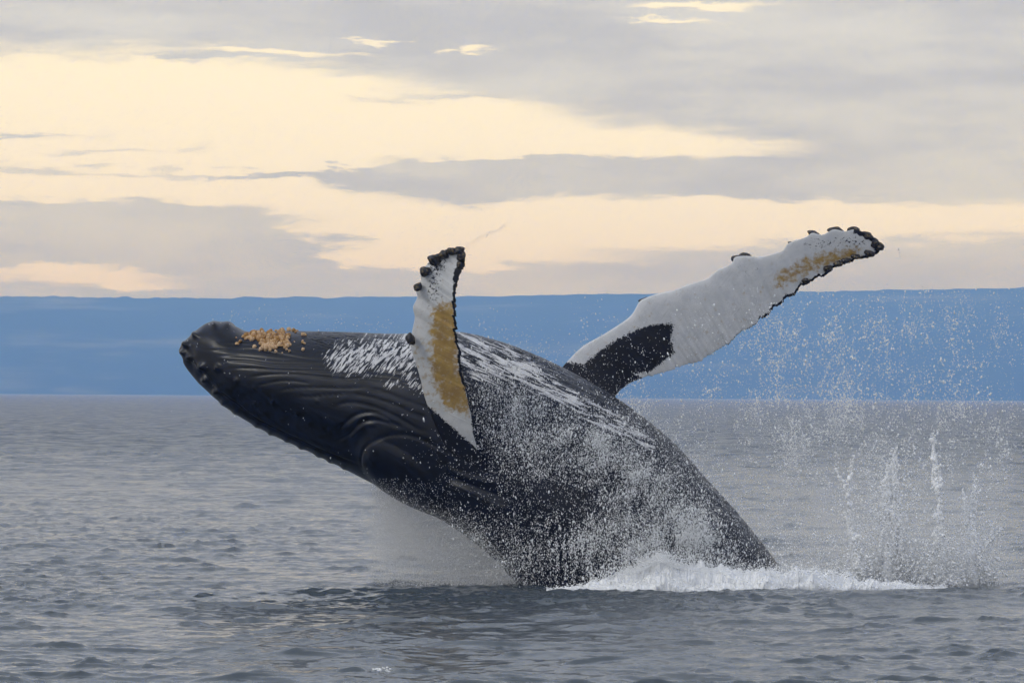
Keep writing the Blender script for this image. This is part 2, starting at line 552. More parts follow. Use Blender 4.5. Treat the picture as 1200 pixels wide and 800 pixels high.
BUMPS = [  # hair bumps of the jaw and lips
    (251, 381, 5, .06), (267, 380, 6, .05), (229, 393, 4.5, .09), (218, 404, 4.5, .09), (215, 413, 4.5, .08), (221, 419, 5, .05), (236, 430, 6, .08),
    (255, 431, 4.5, .07), (277, 446, 4.5, .06), (240, 445, 5, .07), (253, 459, 5, .06), (317, 471, 4.0, .05), (262, 472, 4.5, .07), (295, 476, 4, .04),
    (275, 484, 4, .05), (300, 499, 5, .05), (316, 509, 4, .06), (335, 518, 4, .04), (352, 525, 5, .06), (372, 535, 5, .06),
    (386, 541, 5, .05), (403, 548, 4, .04), (345, 487, 3.5, .03), (372, 470, 3, .02), (436, 533, 4, .035), (440, 538, 3, .025), (296, 455, 3, .025)]


def near_project(P):
    d = P - EYE
    z = d @ F0
    return 600 + FPX * (d @ RV) / z, 400 - FPX * (d @ UV_) / z


def white_field(px, py):
    """where the throat and belly are white: 0..1"""
    d, t = dist_polyline(px, py, [(400, 420), (440, 414), (500, 412), (560, 417), (610, 432), (660, 462), (712, 491), (765, 521)])
    w = np.interp(t, np.linspace(0, 1, 8), [20, 27, 30, 33, 24, 11, 17, 6])
    f = 0.86 * (1 - smooth01(d / w, 0.25, 1.35))
    d2, _ = dist_polyline(px, py, [(455, 452), (480, 446), (505, 462)])
    return np.maximum(f, 0.62 * (1 - smooth01(d2, 1, 8)))


def grid_normals(P, wrap=True):
    du = np.gradient(P, axis=0)
    dv = (np.roll(P, -1, 1) - np.roll(P, 1, 1)) * 0.5
    n = np.cross(du, dv)
    return n / (np.linalg.norm(n, axis=2, keepdims=True) + 1e-12)


def body_grid():
    ns, nt = 640, 320
    # arc-length like spacing of the sections, denser at the snout
    dense = spline(np.column_stack([SECT, HALF, YOFF]), 4000)
    cen = (dense[:, 0:2] + dense[:, 2:4]) / 2
    s = np.concatenate([[0], np.cumsum(np.linalg.norm(np.diff(cen, axis=0), axis=1))])
    t = np.linspace(0, 1, ns) ** 1.12 * s[-1]
    R = np.stack([np.interp(t, s, dense[:, j]) for j in range(6)], -1)
    Y = YW + R[:, 5]
    T = at(R[:, 0], R[:, 1], Y); B = at(R[:, 2], R[:, 3], Y)
    C = (T + B) / 2
    ax = np.gradient(C, axis=0); ax /= np.linalg.norm(ax, axis=1, keepdims=True)
    up = (T - B) / 2
    dep = np.cross(up, ax); dep /= np.linalg.norm(dep, axis=1, keepdims=True)
    dep *= np.sign(-dep[:, 1])[:, None]            # towards the boat for positive angles
    th = np.linspace(-np.pi, np.pi, nt, endpoint=False)
    # more samples on the side of the throat and flank
    c, sn = np.cos(th), np.sin(th)
    ex = 0.94
    cc = np.sign(c) * np.abs(c) ** ex; ss = np.sign(sn) * np.abs(sn) ** ex
    # the lips pinch in below the jaw on the head, the flank is full behind it
    P = C[:, None] + cc[None, :, None] * up[:, None] + (ss[None, :] * R[:, 4:5])[..., None] * dep[:, None]
    nrm = grid_normals(P)
    if (nrm * (P - C[:, None])).sum() < 0:
        nrm = -nrm
    # features are laid out on the near half and mirrored to the far half
    half = np.abs(th)
    Pm = C[:, None] + cc[None, :, None] * up[:, None] + (np.abs(ss)[None, :] * R[:, 4:5])[..., None] * dep[:, None]
    px, py = near_project(Pm.reshape(-1, 3)); px = px.reshape(ns, nt); py = py.reshape(ns, nt)
    disp = np.zeros((ns, nt))
    # long ventral pleats
    sv = t[:, None]; th2 = half[None, :]
    wob = 0.05 * sample(N2, sv / 900 + 0 * th2, th2 / 9 + 0 * sv)
    ph = (th2 + wob) / np.radians(4.6)
    fr = ph - np.floor(ph)
    saw = np.exp(-((fr - 0.5) / 0.17) ** 2)
    zone = smooth01(px, 325, 380) * (1 - smooth01(th2, 0.75, 1.0)) * (1 - smooth01(px, 380, 410) * smooth01(np.clip(510 - px, 0, 999), 0, 12) * smooth01(py, 415, 432))
    pv = 0.6 + 0.4 * sample(N3, sv / 500 + 0 * th2, np.floor(ph) * 0.137 + 0 * sv)
    disp -= zone * (0.013 + 0.010 * smooth01(px, 540, 620)) * saw * np.clip(pv, 0, 1.3)
    pleat = zone * (1 - saw) * np.clip(pv, 0, 1) * smooth01(px, 540, 640) * (1 - smooth01(th2, 0.45, 0.8))
    for pts, w, dpt in GROOVES:
        pl = arclen_resample(pts, 22, 200)
        d, pos = dist_polyline(px, py, pl)
        fade = smooth01(pos, -0.01, 0.12) * (1 - smooth01(pos, 0.85, 1.01))
        disp -= 0.50 * dpt * np.exp(-(d / (0.50 * w)) ** 2) * np.maximum(fade, 0.1)
        disp += 0.06 * dpt * np.exp(-((d - 2.4 * w) / (1.3 * w)) ** 2) * fade
    for pts, w, dpt in RIDGES:
        pl = arclen_resample(pts, 16, 200)
        d, pos = dist_polyline(px, py, pl)
        disp += dpt * np.exp(-(d / w) ** 2) * smooth01(pos, 0, .15) * (1 - smooth01(pos, .85, 1))
    for bx, by, r, hgt in BUMPS:
        d = np.hypot(px - bx, py - by)
        disp += (0.7 if by < 375 + 0.62 * (bx - 205) or bx < 258 else 0.38) * hgt * np.exp(-(d / (r * 0.8)) ** 2)
    # swelling behind the corner of the mouth
    a = math.radians(38)
    ex_, ey_ = px - 470, py - 558
    q = ((ex_ * math.cos(a) + ey_ * math.sin(a)) / 62) ** 2 + ((-ex_ * math.sin(a) + ey_ * math.cos(a)) / 26) ** 2
    disp += 0.065 * (1 - smooth01(q, 0.35, 1.25))
    # hollow of the lower cheek above the lips
    d, pos = dist_polyline(px, py, [(285, 470), (330, 488), (380, 508), (415, 520)])
    disp -= 0.07 * np.exp(-(d / 16) ** 2)
    disp += 0.008 * sample(N4, sv / 700 + 0 * th2, th2 / 6 + 0 * sv)
    P = P + nrm * disp[..., None]
    # gently mottled white of the throat
    white = white_field(px, py) * (1 - 0.35 * zone * saw)
    slant = 1 - smooth01(px, 500, 540)
    crd = np.stack([px / 85.0, py / 85.0, np.where(th[None, :] < 0, 40.0, 0.0) + 0 * px], -1)
    return P, nrm, px, py, white, slant, crd, th, pleat


def flipper_grid(lead, trail, y_root, y_tip, thick, twist, seed, nu=260, nv=72, bulge=0.0):
    """a blade between a leading and a trailing edge, both given as picture points from root to tip"""
    Ld = arclen_resample(lead, nu); Tr = arclen_resample(trail, nu)
    u = np.linspace(0, 1, nu)
    # scalloped rear edge, knobbly front edge
    ch = Tr - Ld
    cl = np.linalg.norm(ch, axis=1)
    cd = ch / cl[:, None].clip(1e-6)
    r = np.random.default_rng(seed)
    scal = np.abs(np.sin(u * 46 + 2 * np.sin(u * 9))) * 2.2 * smooth01(u, .25, .55) + 0.9 * sample(N3, u * 3, u * 0 + seed * .1) * smooth01(u, .1, .3)
    Tr = Tr + cd * (scal * np.clip(cl / 20, 0, 1))[:, None]
    yc = y_root + (y_tip - y_root) * u + bulge * np.sin(np.pi * u)
    ph = np.linspace(-np.pi, np.pi, nv, endpoint=False)
    v = (1 - np.cos(ph)) / 2
    v = v ** 0.9
    tp = np.sin(ph) * (1.15 - 0.55 * v)
    PX = Ld[:, None, 0] + (Tr - Ld)[:, None, 0] * v
    PY = Ld[:, None, 1] + (Tr - Ld)[:, None, 1] * v
    th = thick * cl / 85.0 * (1 - 0.45 * u)
    Yd = yc[:, None] + twist * (v[None, :] - 0.5) * cl[:, None] / 85.0 - tp[None, :] * th[:, None] * 0.5
    Yd += 0.012 * sample(N4, PX / 500, PY / 500)
    P = at(PX, PY, Yd)
    return P, PX, PY, np.repeat(u[:, None], nv, 1), np.repeat(v[None, :], nu, 0), cl, np.repeat(ph[None, :], nu, 0)


NEAR_LEAD = [(548, 562), (524, 527), (508, 494), (498, 466), (493, 445), (487, 424), (481, 404), (483, 388), (486, 372), (484, 360),
             (489, 348), (487, 338), (493, 328), (493, 318), (502, 308), (507, 300), (516, 296), (524, 292), (534, 291), (540, 292)]
NEAR_TRAIL = [(592, 588), (577, 560), (564, 535), (555, 512), (552, 490), (547, 470), (544, 452), (540, 432), (538, 412), (534, 392), (533, 372),
              (532, 352), (534, 338), (536, 327), (540, 317), (543, 307), (543, 298), (541, 293)]
FAR_LEAD = [(640, 462), (655, 436), (668, 420), (684, 405), (710, 390), (738, 371), (749, 354), (757, 349), (768, 345), (790, 340), (808, 333), (829, 326),
            (840, 317), (857, 309), (862, 301), (880, 300), (892, 301), (916, 294), (924, 285), (944, 278), (952, 273), (964, 275), (977, 269),
            (990, 271), (1003, 269), (1018, 275), (1028, 281), (1034, 288)]
FAR_TRAIL = [(706, 506), (716, 478), (725, 459), (745, 446), (780, 435), (815, 423), (843, 408), (867, 390), (885, 378), (902, 364), (930, 342),
             (944, 332), (969, 319), (983, 311), (1004, 303), (1018, 299), (1028, 296), (1034, 290)]


def skin_material():
    mt, k, b, out = material("whale_skin")
    crd = k.attr("crd").outputs["Vector"]
    cx, cy, cz = k.sep(crd)
    pig = k.attr("white").outputs["Fac"]          # white pigment
    slant = k.attr("slant").outputs["Fac"]
    flip = k.attr("flipper").outputs["Fac"]
    och = k.attr("ochre").outputs["Fac"]
    blk = k.attr("black").outputs["Fac"]
    # brush-like breaks of the white throat: slanted dashes ahead of the flipper, long streaks behind it
    def rot(a):
        ca, sa = math.cos(a), math.sin(a)
        u = k.math("ADD", k.math("MULTIPLY", cx, ca), k.math("MULTIPLY", cy, sa))
        v = k.math("ADD", k.math("MULTIPLY", cx, -sa), k.math("MULTIPLY", cy, ca))
        return u, v
    u1, v1 = rot(math.radians(-52))
    na = k.noise(k.comb(k.math("MULTIPLY", u1, 7.5), k.math("MULTIPLY", v1, 34.0), cz), 1.0, 3.0, 0.6, 0.4)
    u2, v2 = rot(math.radians(24))
    nb = k.noise(k.comb(k.math("MULTIPLY", u2, 2.6), k.math("MULTIPLY", v2, 24.0), cz), 1.0, 4.0, 0.65, 0.5)
    brk = k.math("ADD", k.math("MULTIPLY", na.outputs["Fac"], slant), k.math("MULTIPLY", nb.outputs["Fac"], k.math("SUBTRACT", 1.0, slant)))
    wfac = k.step(k.math("ADD", k.math("MULTIPLY", pig, 1.0), k.math("MULTIPLY", k.math("SUBTRACT", brk, 0.5), 4.6)), 0.50, 0.98)
    wfac = k.math("MULTIPLY", wfac, k.step(pig, 0.02, 0.12))
    grey = k.noise(crd, 2.3, 5.0, 0.6)
    dark = k.mix(k.step(grey.outputs["Fac"], 0.35, 0.7), rgb(0.005, 0.007, 0.012), rgb(0.011, 0.014, 0.022))
    scr = k.noise(crd, 30.0, 3.0, 0.6)
    dark = k.mix(k.math("MULTIPLY", k.step(scr.outputs["Fac"], 0.72, 0.80), 0.5), dark, rgb(0.10, 0.11, 0.13))
    pl = k.math("MULTIPLY", k.attr("pleat").outputs["Fac"], k.step(nb.outputs["Fac"], 0.40, 0.62))
    dark = k.mix(k.math("MULTIPLY", pl, 0.7), dark, rgb(0.16, 0.17, 0.19))
    wn = k.noise(crd, 6.0, 4.0, 0.6)
    white = k.mix(k.step(wn.outputs["Fac"], 0.3, 0.7), rgb(0.50, 0.50, 0.52), rgb(0.68, 0.68, 0.68))
    body = k.mix(wfac, dark, white)
    # flippers: white with an ochre film of algae, dark scars and rim
    on = k.noise(crd, 13.0, 5.0, 0.65)
    of = k.step(k.math("ADD", och, k.math("MULTIPLY", k.math("SUBTRACT", on.outputs["Fac"], 0.5), 2.6)), 0.15, 0.95)
    ochre = k.mix(k.step(wn.outputs["Fac"], 0.35, 0.65), rgb(0.50, 0.31, 0.055), rgb(0.36, 0.205, 0.030))
    fcol = k.mix(k.math("MULTIPLY", of, 0.92), k.mix(k.step(wn.outputs["Fac"], 0.3, 0.7), rgb(0.66, 0.67, 0.68), rgb(0.78, 0.78, 0.78)), ochre)
    bn = k.noise(crd, 26.0, 6.0, 0.75)
    bf = k.step(k.math("ADD", blk, k.math("MULTIPLY", k.math("SUBTRACT", bn.outputs["Fac"], 0.5), 2.0)), 0.46, 0.56)
    dn = k.noise(crd, 75.0, 2.0, 0.5)
    dz = k.noise(crd, 5.0, 3.0, 0.6)
    dots = k.math("MULTIPLY", k.step(dn.outputs["Fac"], 0.66, 0.72), k.step(dz.outputs["Fac"], 0.45, 0.65))
    fcol = k.mix(k.math("MULTIPLY", dots, 0.75), fcol, rgb(0.05, 0.045, 0.04))
    sn = k.noise(k.comb(k.math("MULTIPLY", u1, 3.0), k.math("MULTIPLY", v1, 40.0), cz), 1.0, 3.0, 0.6)
    fcol = k.mix(k.math("MULTIPLY", k.step(sn.outputs["Fac"], 0.58, 0.75), 0.30), fcol, rgb(0.28, 0.28, 0.29))
    fcol = k.mix(bf, fcol, rgb(0.013, 0.014, 0.018))
    k.put(b.inputs["Base Color"], k.mix(flip, body, fcol))
    k.put(b.inputs["Roughness"], k.mix(flip, k.mix(wfac, rgb(.33, .33, .33), rgb(.45, .45, .45)), rgb(.34, .34, .34)))
    b.inputs["IOR"].default_value = 1.38
    # wet skin: fine wrinkles
    wr = k.noise(k.comb(k.math("MULTIPLY", u2, 6.0), k.math("MULTIPLY", v2, 26.0), cz), 1.0, 4.0, 0.6)
    bp = k.new("ShaderNodeBump"); bp.inputs["Strength"].default_value = 0.35; bp.inputs["Distance"].default_value = 0.003
    k.put(bp.inputs["Height"], wr.outputs["Fac"])
    k.put(b.inputs["Normal"], bp.outputs[0])
    return mt


M_skin = skin_material()
whale = bpy.data.objects.new("humpback_whale", None)
whale.location = (0, 0, 0)
COL.objects.link(whale)
tag(whale, "dark humpback whale breaching belly up with white flippers spread wide", "whale")


def build_whale():
    P, nrm, px, py, white, slant, crd, th, pleat = body_grid()
    ns, nt = px.shape
    V = [P.reshape(-1, 3)]
    F = [grid_faces(ns, nt, True)]
    A = {"white": [white.ravel()], "slant": [slant.ravel()], "crd": [crd.reshape(-1, 3)],
         "flipper": [np.zeros(ns * nt)], "ochre": [np.zeros(ns * nt)], "black": [np.zeros(ns * nt)], "pleat": [pleat.ravel()]}
    base = ns * nt
    # close the snout
    V.append(P[0].mean(0)[None] + np.array([[-0.04, 0, 0]]))
    tri = np.stack([np.arange(nt), (np.arange(nt) + 1) % nt, np.full(nt, base), np.full(nt, base)], -1)
    cap = tri[:, [0, 2, 1]]
    for kx, vx in (("white", 0), ("slant", 0), ("flipper", 0), ("ochre", 0), ("black", 0), ("pleat", 0)):
        A[kx].append(np.zeros(1))
    A["crd"].append(np.zeros((1, 3)))
    base += 1
    extra_tris = [cap]
    GR = {}
    for which in ("near", "far"):
        if which == "near":
            G = flipper_grid(NEAR_LEAD, NEAR_TRAIL, YW - 0.72, YW - 2.35, 0.20, -0.35, 3, bulge=-0.15)
        else:
            G = flipper_grid(FAR_LEAD, FAR_TRAIL, YW + 0.75, YW + 1.9, 0.17, 0.35, 4, bulge=0.1)
        Q, PX, PY, u, v, cl, ph = G
        GR[which] = (PX.ravel(), PY.ravel(), Q.reshape(-1, 3))
        nu, nv = PX.shape
        if which == "near":
            d, _ = dist_polyline(PX, PY, [(522, 372), (522, 395), (521, 420), (523, 440), (536, 468)])
            och = (1 - smooth01(d, 7, 27)) * 1.0
            d2, _ = dist_polyline(PX, PY, [(538, 455), (546, 478), (549, 492)])
            och = np.maximum(och, 0.8 * (1 - smooth01(d2, 2, 8)))
            och *= 1 - smooth01(PY, 470, 500)
            och = np.maximum(och, 0.25 * (PY > 400) * (PY < 480))
            # dark shoulder below a slanting line, black rim of the rear edge and tip, scars
            side = (PX - 500) * (512 - 470) - (PY - 470) * (548 - 500)     # below the line where negative
            side = -side / math.hypot(42, 48)
            blk = smooth01(side, -3, 9)
            edge = (1 - v) * cl[:, None]
            rim = (1 - smooth01(edge, 2.0, 6.0)) * smooth01(u, .42, .5) * 0.95
            rim2 = (1 - smooth01(edge, 5.0, 10.0)) * smooth01(u, .82, .9)
            tip = smooth01(u, .955, .985)
            lead_tip = (1 - smooth01(v * cl[:, None], 2, 7)) * smooth01(u, .84, .9)
            scar = 0.10 + 0.34 * np.exp(-((PX - 508) / 14) ** 2 - ((PY - 335) / 32) ** 2) + 0.3 * np.exp(-((PX - 515) / 14) ** 2 - ((PY - 308) / 12) ** 2)
            blk = np.maximum.reduce([blk, rim, rim2, tip, lead_tip, scar])
        else:
            d, _ = dist_polyline(PX, PY, [(915, 328), (945, 311), (975, 302), (1000, 297)])
            och = 0.75 * (1 - smooth01(d, 0, 17))
            poly = [(630, 440), (664, 424), (684, 428), (702, 412), (722, 399), (748, 386), (768, 380), (789, 380), (786, 396), (790, 413), (776, 424), (760, 436),
                    (742, 437), (752, 443), (738, 449), (722, 462), (700, 520), (620, 500), (630, 440)]
            d, _ = dist_polyline(PX, PY, poly)
            ins = np.zeros(PX.shape, bool)
            for (ax_, ay_), (bx_, by_) in zip(poly[:-1], poly[1:]):
                if ay_ == by_: continue
                ins ^= ((ay_ > PY) != (by_ > PY)) & (PX < (bx_ - ax_) * (PY - ay_) / (by_ - ay_) + ax_)
            blk = smooth01(np.where(ins, d, -d), -8.0, 7.0)
            edge = (1 - v) * cl[:, None]
            rim = (1 - smooth01(edge, 1.6, 4.5)) * smooth01(u, .55, .62)
            rim1 = 0.6 * (1 - smooth01(edge, 0.5, 1.8)) * smooth01(u, .3, .5)
            tip = smooth01(u, .955, .985)
            lead_tip = (1 - smooth01(v * cl[:, None], 3, 8)) * smooth01(u, .90, .93)
            scar = 0.09 + 0.33 * np.exp(-((PX - 1000) / 26) ** 2 - ((PY - 284) / 9) ** 2) + 0.30 * np.exp(-((PX - 958) / 22) ** 2 - ((PY - 286) / 9) ** 2) \
                + 0.2 * np.exp(-((PX - 880) / 30) ** 2 - ((PY - 318) / 12) ** 2)
            blk = np.maximum.reduce([blk, rim, rim1, tip, lead_tip, scar])
        n = nu * nv
        V.append(Q.reshape(-1, 3))
        F.append(grid_faces(nu, nv, True) + base)
        A["white"].append(np.zeros(n)); A["slant"].append(np.zeros(n)); A["pleat"].append(np.zeros(n))
        A["flipper"].append(np.ones(n)); A["ochre"].append(och.ravel()); A["black"].append(blk.ravel())
        back = np.where(ph < 0, 20.0, 0.0)
        A["crd"].append(np.stack([PX / 85.0, PY / 85.0, back], -1).reshape(-1, 3))
        base += n
        # tip cap
        V.append(Q[-1].mean(0)[None])
        for kx in ("white", "slant", "ochre", "pleat"): A[kx].append(np.zeros(1))
        A["flipper"].append(np.ones(1)); A["black"].append(np.ones(1)); A["crd"].append(np.zeros((1, 3)))
        i0 = base - nv
        extra_tris.append(np.stack([i0 + np.arange(nv), i0 + (np.arange(nv) + 1) % nv, np.full(nv, base)], -1))
        base += 1
    V = np.vstack(V)
    A = {kx: np.concatenate(vx) for kx, vx in A.items()}
    quads = np.vstack(F); tris = np.vstack(extra_tris)
    # quads and triangles in one mesh: triangles are added as quads split off the last vertex through bmesh-free arrays
    q2 = np.vstack([quads[:, [0, 1, 2]], quads[:, [0, 2, 3]], tris])
    o = mesh_obj("body", V, q2, M_skin, whale, attrs=A)
    import bmesh
    bm = bmesh.new(); bm.from_mesh(o.data)
    bmesh.ops.recalc_face_normals(bm, faces=bm.faces)
    bm.to_mesh(o.data); bm.free()
    return P, nrm, px, py, th, GR


BODY = build_whale()

BP, BN, BPX, BPY, BTH, BGR = BODY


# ------------------------------------------------------------------ barnacles
def ico(sub):
    import bmesh
    bm = bmesh.new()
    bmesh.ops.create_icosphere(bm, subdivisions=sub, radius=1.0)
    v = np.array([p.co[:] for p in bm.verts]); f = np.array([[q.index for q in p.verts] for p in bm.faces])
    bm.free()
    return v, f


ICO1 = ico(1); ICO2 = ico(2); ICO3 = ico(3)
TET = (np.array([(1, 1, 1), (1, -1, -1), (-1, 1, -1), (-1, -1, 1)], float) * 0.9, np.array([(0, 1, 2), (0, 3, 1), (0, 2, 3), (1, 3, 2)]))
OCT = (np.array([(1, 0, 0), (-1, 0, 0), (0, 1, 0), (0, -1, 0), (0, 0, 1), (0, 0, -1)], float),
       np.array([(0, 2, 4), (2, 1, 4), (1, 3, 4), (3, 0, 4), (2, 0, 5), (1, 2, 5), (3, 1, 5), (0, 3, 5)]))


def frames(n):
    a = np.where(np.abs(n[:, :1]) < 0.8, [[1.0, 0, 0]], [[0, 1.0, 0]])
    t = np.cross(n, a); t /= np.linalg.norm(t, axis=1, keepdims=True)
    return t, np.cross(n, t), n


def scatter(shape, cen, scale3, axes=None):
    """copies of a small shape at cen, scaled along its own axes"""
    v, f = shape
    n = len(cen)
    if axes is None:
        P = cen[:, None] + v[None] * scale3[:, None]
    else:
        t, b_, nn = axes
        L = v[None] * scale3[:, None]
        P = cen[:, None] + L[..., 0:1] * t[:, None] + L[..., 1:2] * b_[:, None] + L[..., 2:3] * nn[:, None]
    F_ = (f[None] + (np.arange(n) * len(v))[:, None, None]).reshape(-1, f.shape[1])
    return P.reshape(-1, 3), F_


def barnacle_shape(seg=9):
    rings = [(1.0, -0.3), (0.98, 0.15), (0.80, 0.62), (0.52, 0.85), (0.34, 0.80), (0.26, 0.45)]
    v = []
    for i, (r, z) in enumerate(rings):
        for j in range(seg):
            a = 2 * math.pi * j / seg
            rr = r * (1 + (0.08 if j % 2 else -0.05) * (i < 4))
            v.append((rr * math.cos(a), rr * math.sin(a), z))
    f = []
    for i in range(len(rings) - 1):
        for j in range(seg):
            a, b_ = i * seg + j, i * seg + (j + 1) % seg
            f += [(a, b_, b_ + seg), (a, b_ + seg, a + seg)]
    c = len(v); v.append((0, 0, 0.42))
    i = (len(rings) - 1) * seg
    f += [(i + j, i + (j + 1) % seg, c) for j in range(seg)]
    return np.array(v, float), np.array(f)


def barnacle_materials():
    mt, k, b, out = material("barnacle_shell")
    tone = k.attr("tone").outputs["Fac"]
    geo = k.new("ShaderNodeNewGeometry")
    n = k.noise(geo.outputs["Position"], 45.0, 3.0, 0.6)
    c = k.mix(tone, rgb(0.34, 0.165, 0.025), rgb(0.66, 0.46, 0.27))
    k.put(b.inputs["Base Color"], k.mix(k.step(n.outputs["Fac"], 0.56, 0.70), c, rgb(0.12, 0.07, 0.03)))
    b.inputs["Roughness"].default_value = 0.55
    m2, k, b, out = material("dark_barnacle")
    geo = k.new("ShaderNodeNewGeometry")
    n = k.noise(geo.outputs["Position"], 30.0, 4.0, 0.65)
    k.put(b.inputs["Base Color"], k.mix(k.step(n.outputs["Fac"], 0.52, 0.62), rgb(0.014, 0.014, 0.016), rgb(0.16, 0.12, 0.07)))
    b.inputs["Roughness"].default_value = 0.5
    return mt, m2


M_barn, M_dbarn = barnacle_materials()


def build_barnacles():
    r = np.random.default_rng(9)
    near = (BTH > -0.35) & (BTH < 1.6)
    I, J = np.where(np.repeat(near[None], BPX.shape[0], 0))
    X, Y = BPX[I, J], BPY[I, J]
    lobes = [(297, 393, 10, 5), (312, 394, 11, 8), (328, 394, 10, 8), (316, 404, 10, 4), (334, 403, 6, 4), (289, 394, 5, 3)]
    w = np.zeros(len(X))
    for cx, cy, rx, ry in lobes:
        w = np.maximum(w, (((X - cx) / rx) ** 2 + ((Y - cy) / ry) ** 2 < 1).astype(float))
    w = w + 0.015 * (((X - 318) / 46) ** 2 + ((Y - 400) / 16) ** 2 < 1)
    pick = r.choice(len(X), 1500, p=w / w.sum(), replace=False)
    keep = []
    for p in pick:                                   # keep them from sinking into each other
        if all(np.hypot(X[p] - X[q], Y[p] - Y[q]) > 1.55 for q in keep): keep.append(p)
    keep = np.array(keep)
    cen = BP[I[keep], J[keep]]; nn = BN[I[keep], J[keep]] + 0.35 * r.standard_normal((len(keep), 3))
    nn /= np.linalg.norm(nn, axis=1, keepdims=True)
    sz = 0.010 + 0.026 * r.random(len(keep)) ** 1.3
    sh = barnacle_shape()
    V, F = scatter(sh, cen + nn * 0.006, np.stack([sz, sz, sz * (1.0 + 0.9 * r.random(len(sz)))], -1), frames(nn))
    edge = np.clip((Y[keep] - 398) / 8, 0, 1) * 0.6 + 0.75 * r.random(len(keep)) ** 2
    tone = np.repeat(np.clip(edge, 0, 1), len(sh[0])) + 0.25 * np.tile(np.clip(sh[0][:, 2], 0, 1), len(keep))
    o = mesh_obj("barnacle_cluster", V, F, M_barn, whale, attrs={"tone": np.clip(tone, 0, 1)})
    tag(o, label="cluster of tan acorn barnacles on the whale's chin", kind="stuff")
    # single large knobs along the flippers
    v, f = ICO3
    shapes = []
    for q in range(4):
        rr = np.random.default_rng(40 + q)
        w_ = v.copy()
        dsp = np.ones(len(v))
        for _ in range(16):
            d = rr.standard_normal(3); d /= np.linalg.norm(d)
            c = v @ d
            dsp += 0.34 * np.exp(-((1 - c) / 0.06)) - 0.28 * np.exp(-((1 - c) / 0.012))
        shapes.append(bpy.data.meshes.new("barnacle"))
        tmp = mesh_obj("barnacle_source", w_ * dsp[:, None], f, M_dbarn)
        shapes[-1] = tmp.data; shapes[-1].name = "barnacle"
        bpy.data.objects.remove(tmp)
    knobs = [("near", 479, 396, 4.2, 6.5), ("near", 488, 335, 4.4, 4.4), ("near", 496, 317, 5.6, 5.6), ("near", 507, 303, 6.2, 5.2), ("near", 518, 297, 5.2, 4.8),
             ("near", 528, 293, 5.0, 4.0), ("near", 537, 293, 5.0, 4.5), ("near", 542, 300, 4.6, 5.5), ("near", 541, 310, 4.2, 5.0), ("near", 537, 319, 4.6, 4.0),
             ("near", 534, 327, 4.2, 3.6), ("near", 531, 337, 4.2, 4.6), ("near", 530, 347, 3.6, 4.0), ("near", 532, 358, 3.2, 4.0), ("near", 531, 379, 2.6, 4.5),
             ("near", 533, 399, 3.2, 5.0), ("near", 535, 412, 3.2, 4.5), ("near", 537, 427, 3.6, 5.5), ("near", 541, 441, 3.6, 6.0), ("near", 531, 424, 2.4, 2.6),
             ("far", 756, 350, 7.0, 3.4), ("far", 862, 301, 5.5, 4.0), ("far", 873, 299, 7.5, 4.5), ("far", 953, 272, 6.4, 3.8), ("far", 979, 268, 7.6, 4.4), ("far", 1000, 269, 7.0, 4.5),
             ("far", 1015, 274, 6.6, 5.0), ("far", 1025, 282, 5.0, 5.0), ("far", 1031, 289, 5.0, 4.5), ("far", 1019, 299, 6.0, 3.0), ("far", 1003, 303, 5.5, 2.8),
             ("far", 992, 307, 5.0, 2.8), ("far", 983, 311, 4.6, 3.2), ("far", 971, 317, 5.0, 4.0), ("far", 945, 331, 4.6, 2.8), ("far", 927, 283, 4.0, 1.6)]
    for i, (wh, x, y, rx, ry) in enumerate(knobs):
        PX, PY, Q = BGR[wh]
        j = np.argmin((PX - x) ** 2 + (PY - y) ** 2)
        # seat the knob in the edge of the blade
        mid = PX.reshape(-1, 72)[j // 72].mean(), PY.reshape(-1, 72)[j // 72].mean()
        dl = math.hypot(mid[0] - x, mid[1] - y) + 1e-6
        x += (mid[0] - x) / dl * min(2.2, 0.3 * dl); y += (mid[1] - y) / dl * min(2.2, 0.3 * dl)
        p = at(x, y, Q.reshape(-1, 72, 3)[j // 72, :, 1].mean())
        o = bpy.data.objects.new("barnacle", shapes[i % 4])
        COL.objects.link(o)
        o.location = Vector(p); o.scale = (rx / 85, 0.5 * (rx + ry) / 85, ry / 85)
        o.rotation_euler = (0.3 * r.standard_normal(), r.uniform(-.3, .3), r.uniform(0, 6.28) if abs(rx - ry) < 1 else 0)
        o.parent = whale


build_barnacles()


# ------------------------------------------------------------------ spray, jets and foam
def water_white():
    mt, k, b, out = material("white_water")
    k.n.remove(b)
    d = k.new("ShaderNodeBsdfDiffuse"); d.inputs[0].default_value = rgb(0.95, 0.96, 0.97)
    k.l.new(d.outputs[0], out.inputs[0])
    return mt


M_drop = water_white()


def lognorm(r, n, med, sig, lo, hi):
    return np.clip(med * np.exp(sig * r.standard_normal(n)), lo, hi)


def drops(name, cen, rad, label, stretch=1.5, seed=1, big=0.011, tilt=0.25):
    """a cloud of single drops, a little stretched along their flight"""
    r = np.random.default_rng(seed)
    cen = np.asarray(cen); n = len(cen)
    ax = np.stack([tilt * r.standard_normal(n), tilt * r.standard_normal(n), np.ones(n)], -1)
    ax /= np.linalg.norm(ax, axis=1, keepdims=True)
    st = 1 + (stretch - 1) * r.random(n) * 1.6
    sc = np.stack([rad, rad, rad * st], -1)
    parts = []
    base = 0
    for shape, mk in ((TET, rad < 0.003), (OCT, (rad >= 0.003) & (rad < big)), (ICO1, rad >= big)):
        if mk.sum() == 0: continue
        t, b_, nn = frames(ax[mk])
        V, F = scatter(shape, cen[mk], sc[mk], (t, b_, nn))
        parts.append((V, F + base)); base += len(V)
    o = mesh_obj(name, np.vstack([p[0] for p in parts]), np.vstack([p[1] for p in parts]), M_drop)
    return tag(o, label, "spray", kind="stuff")


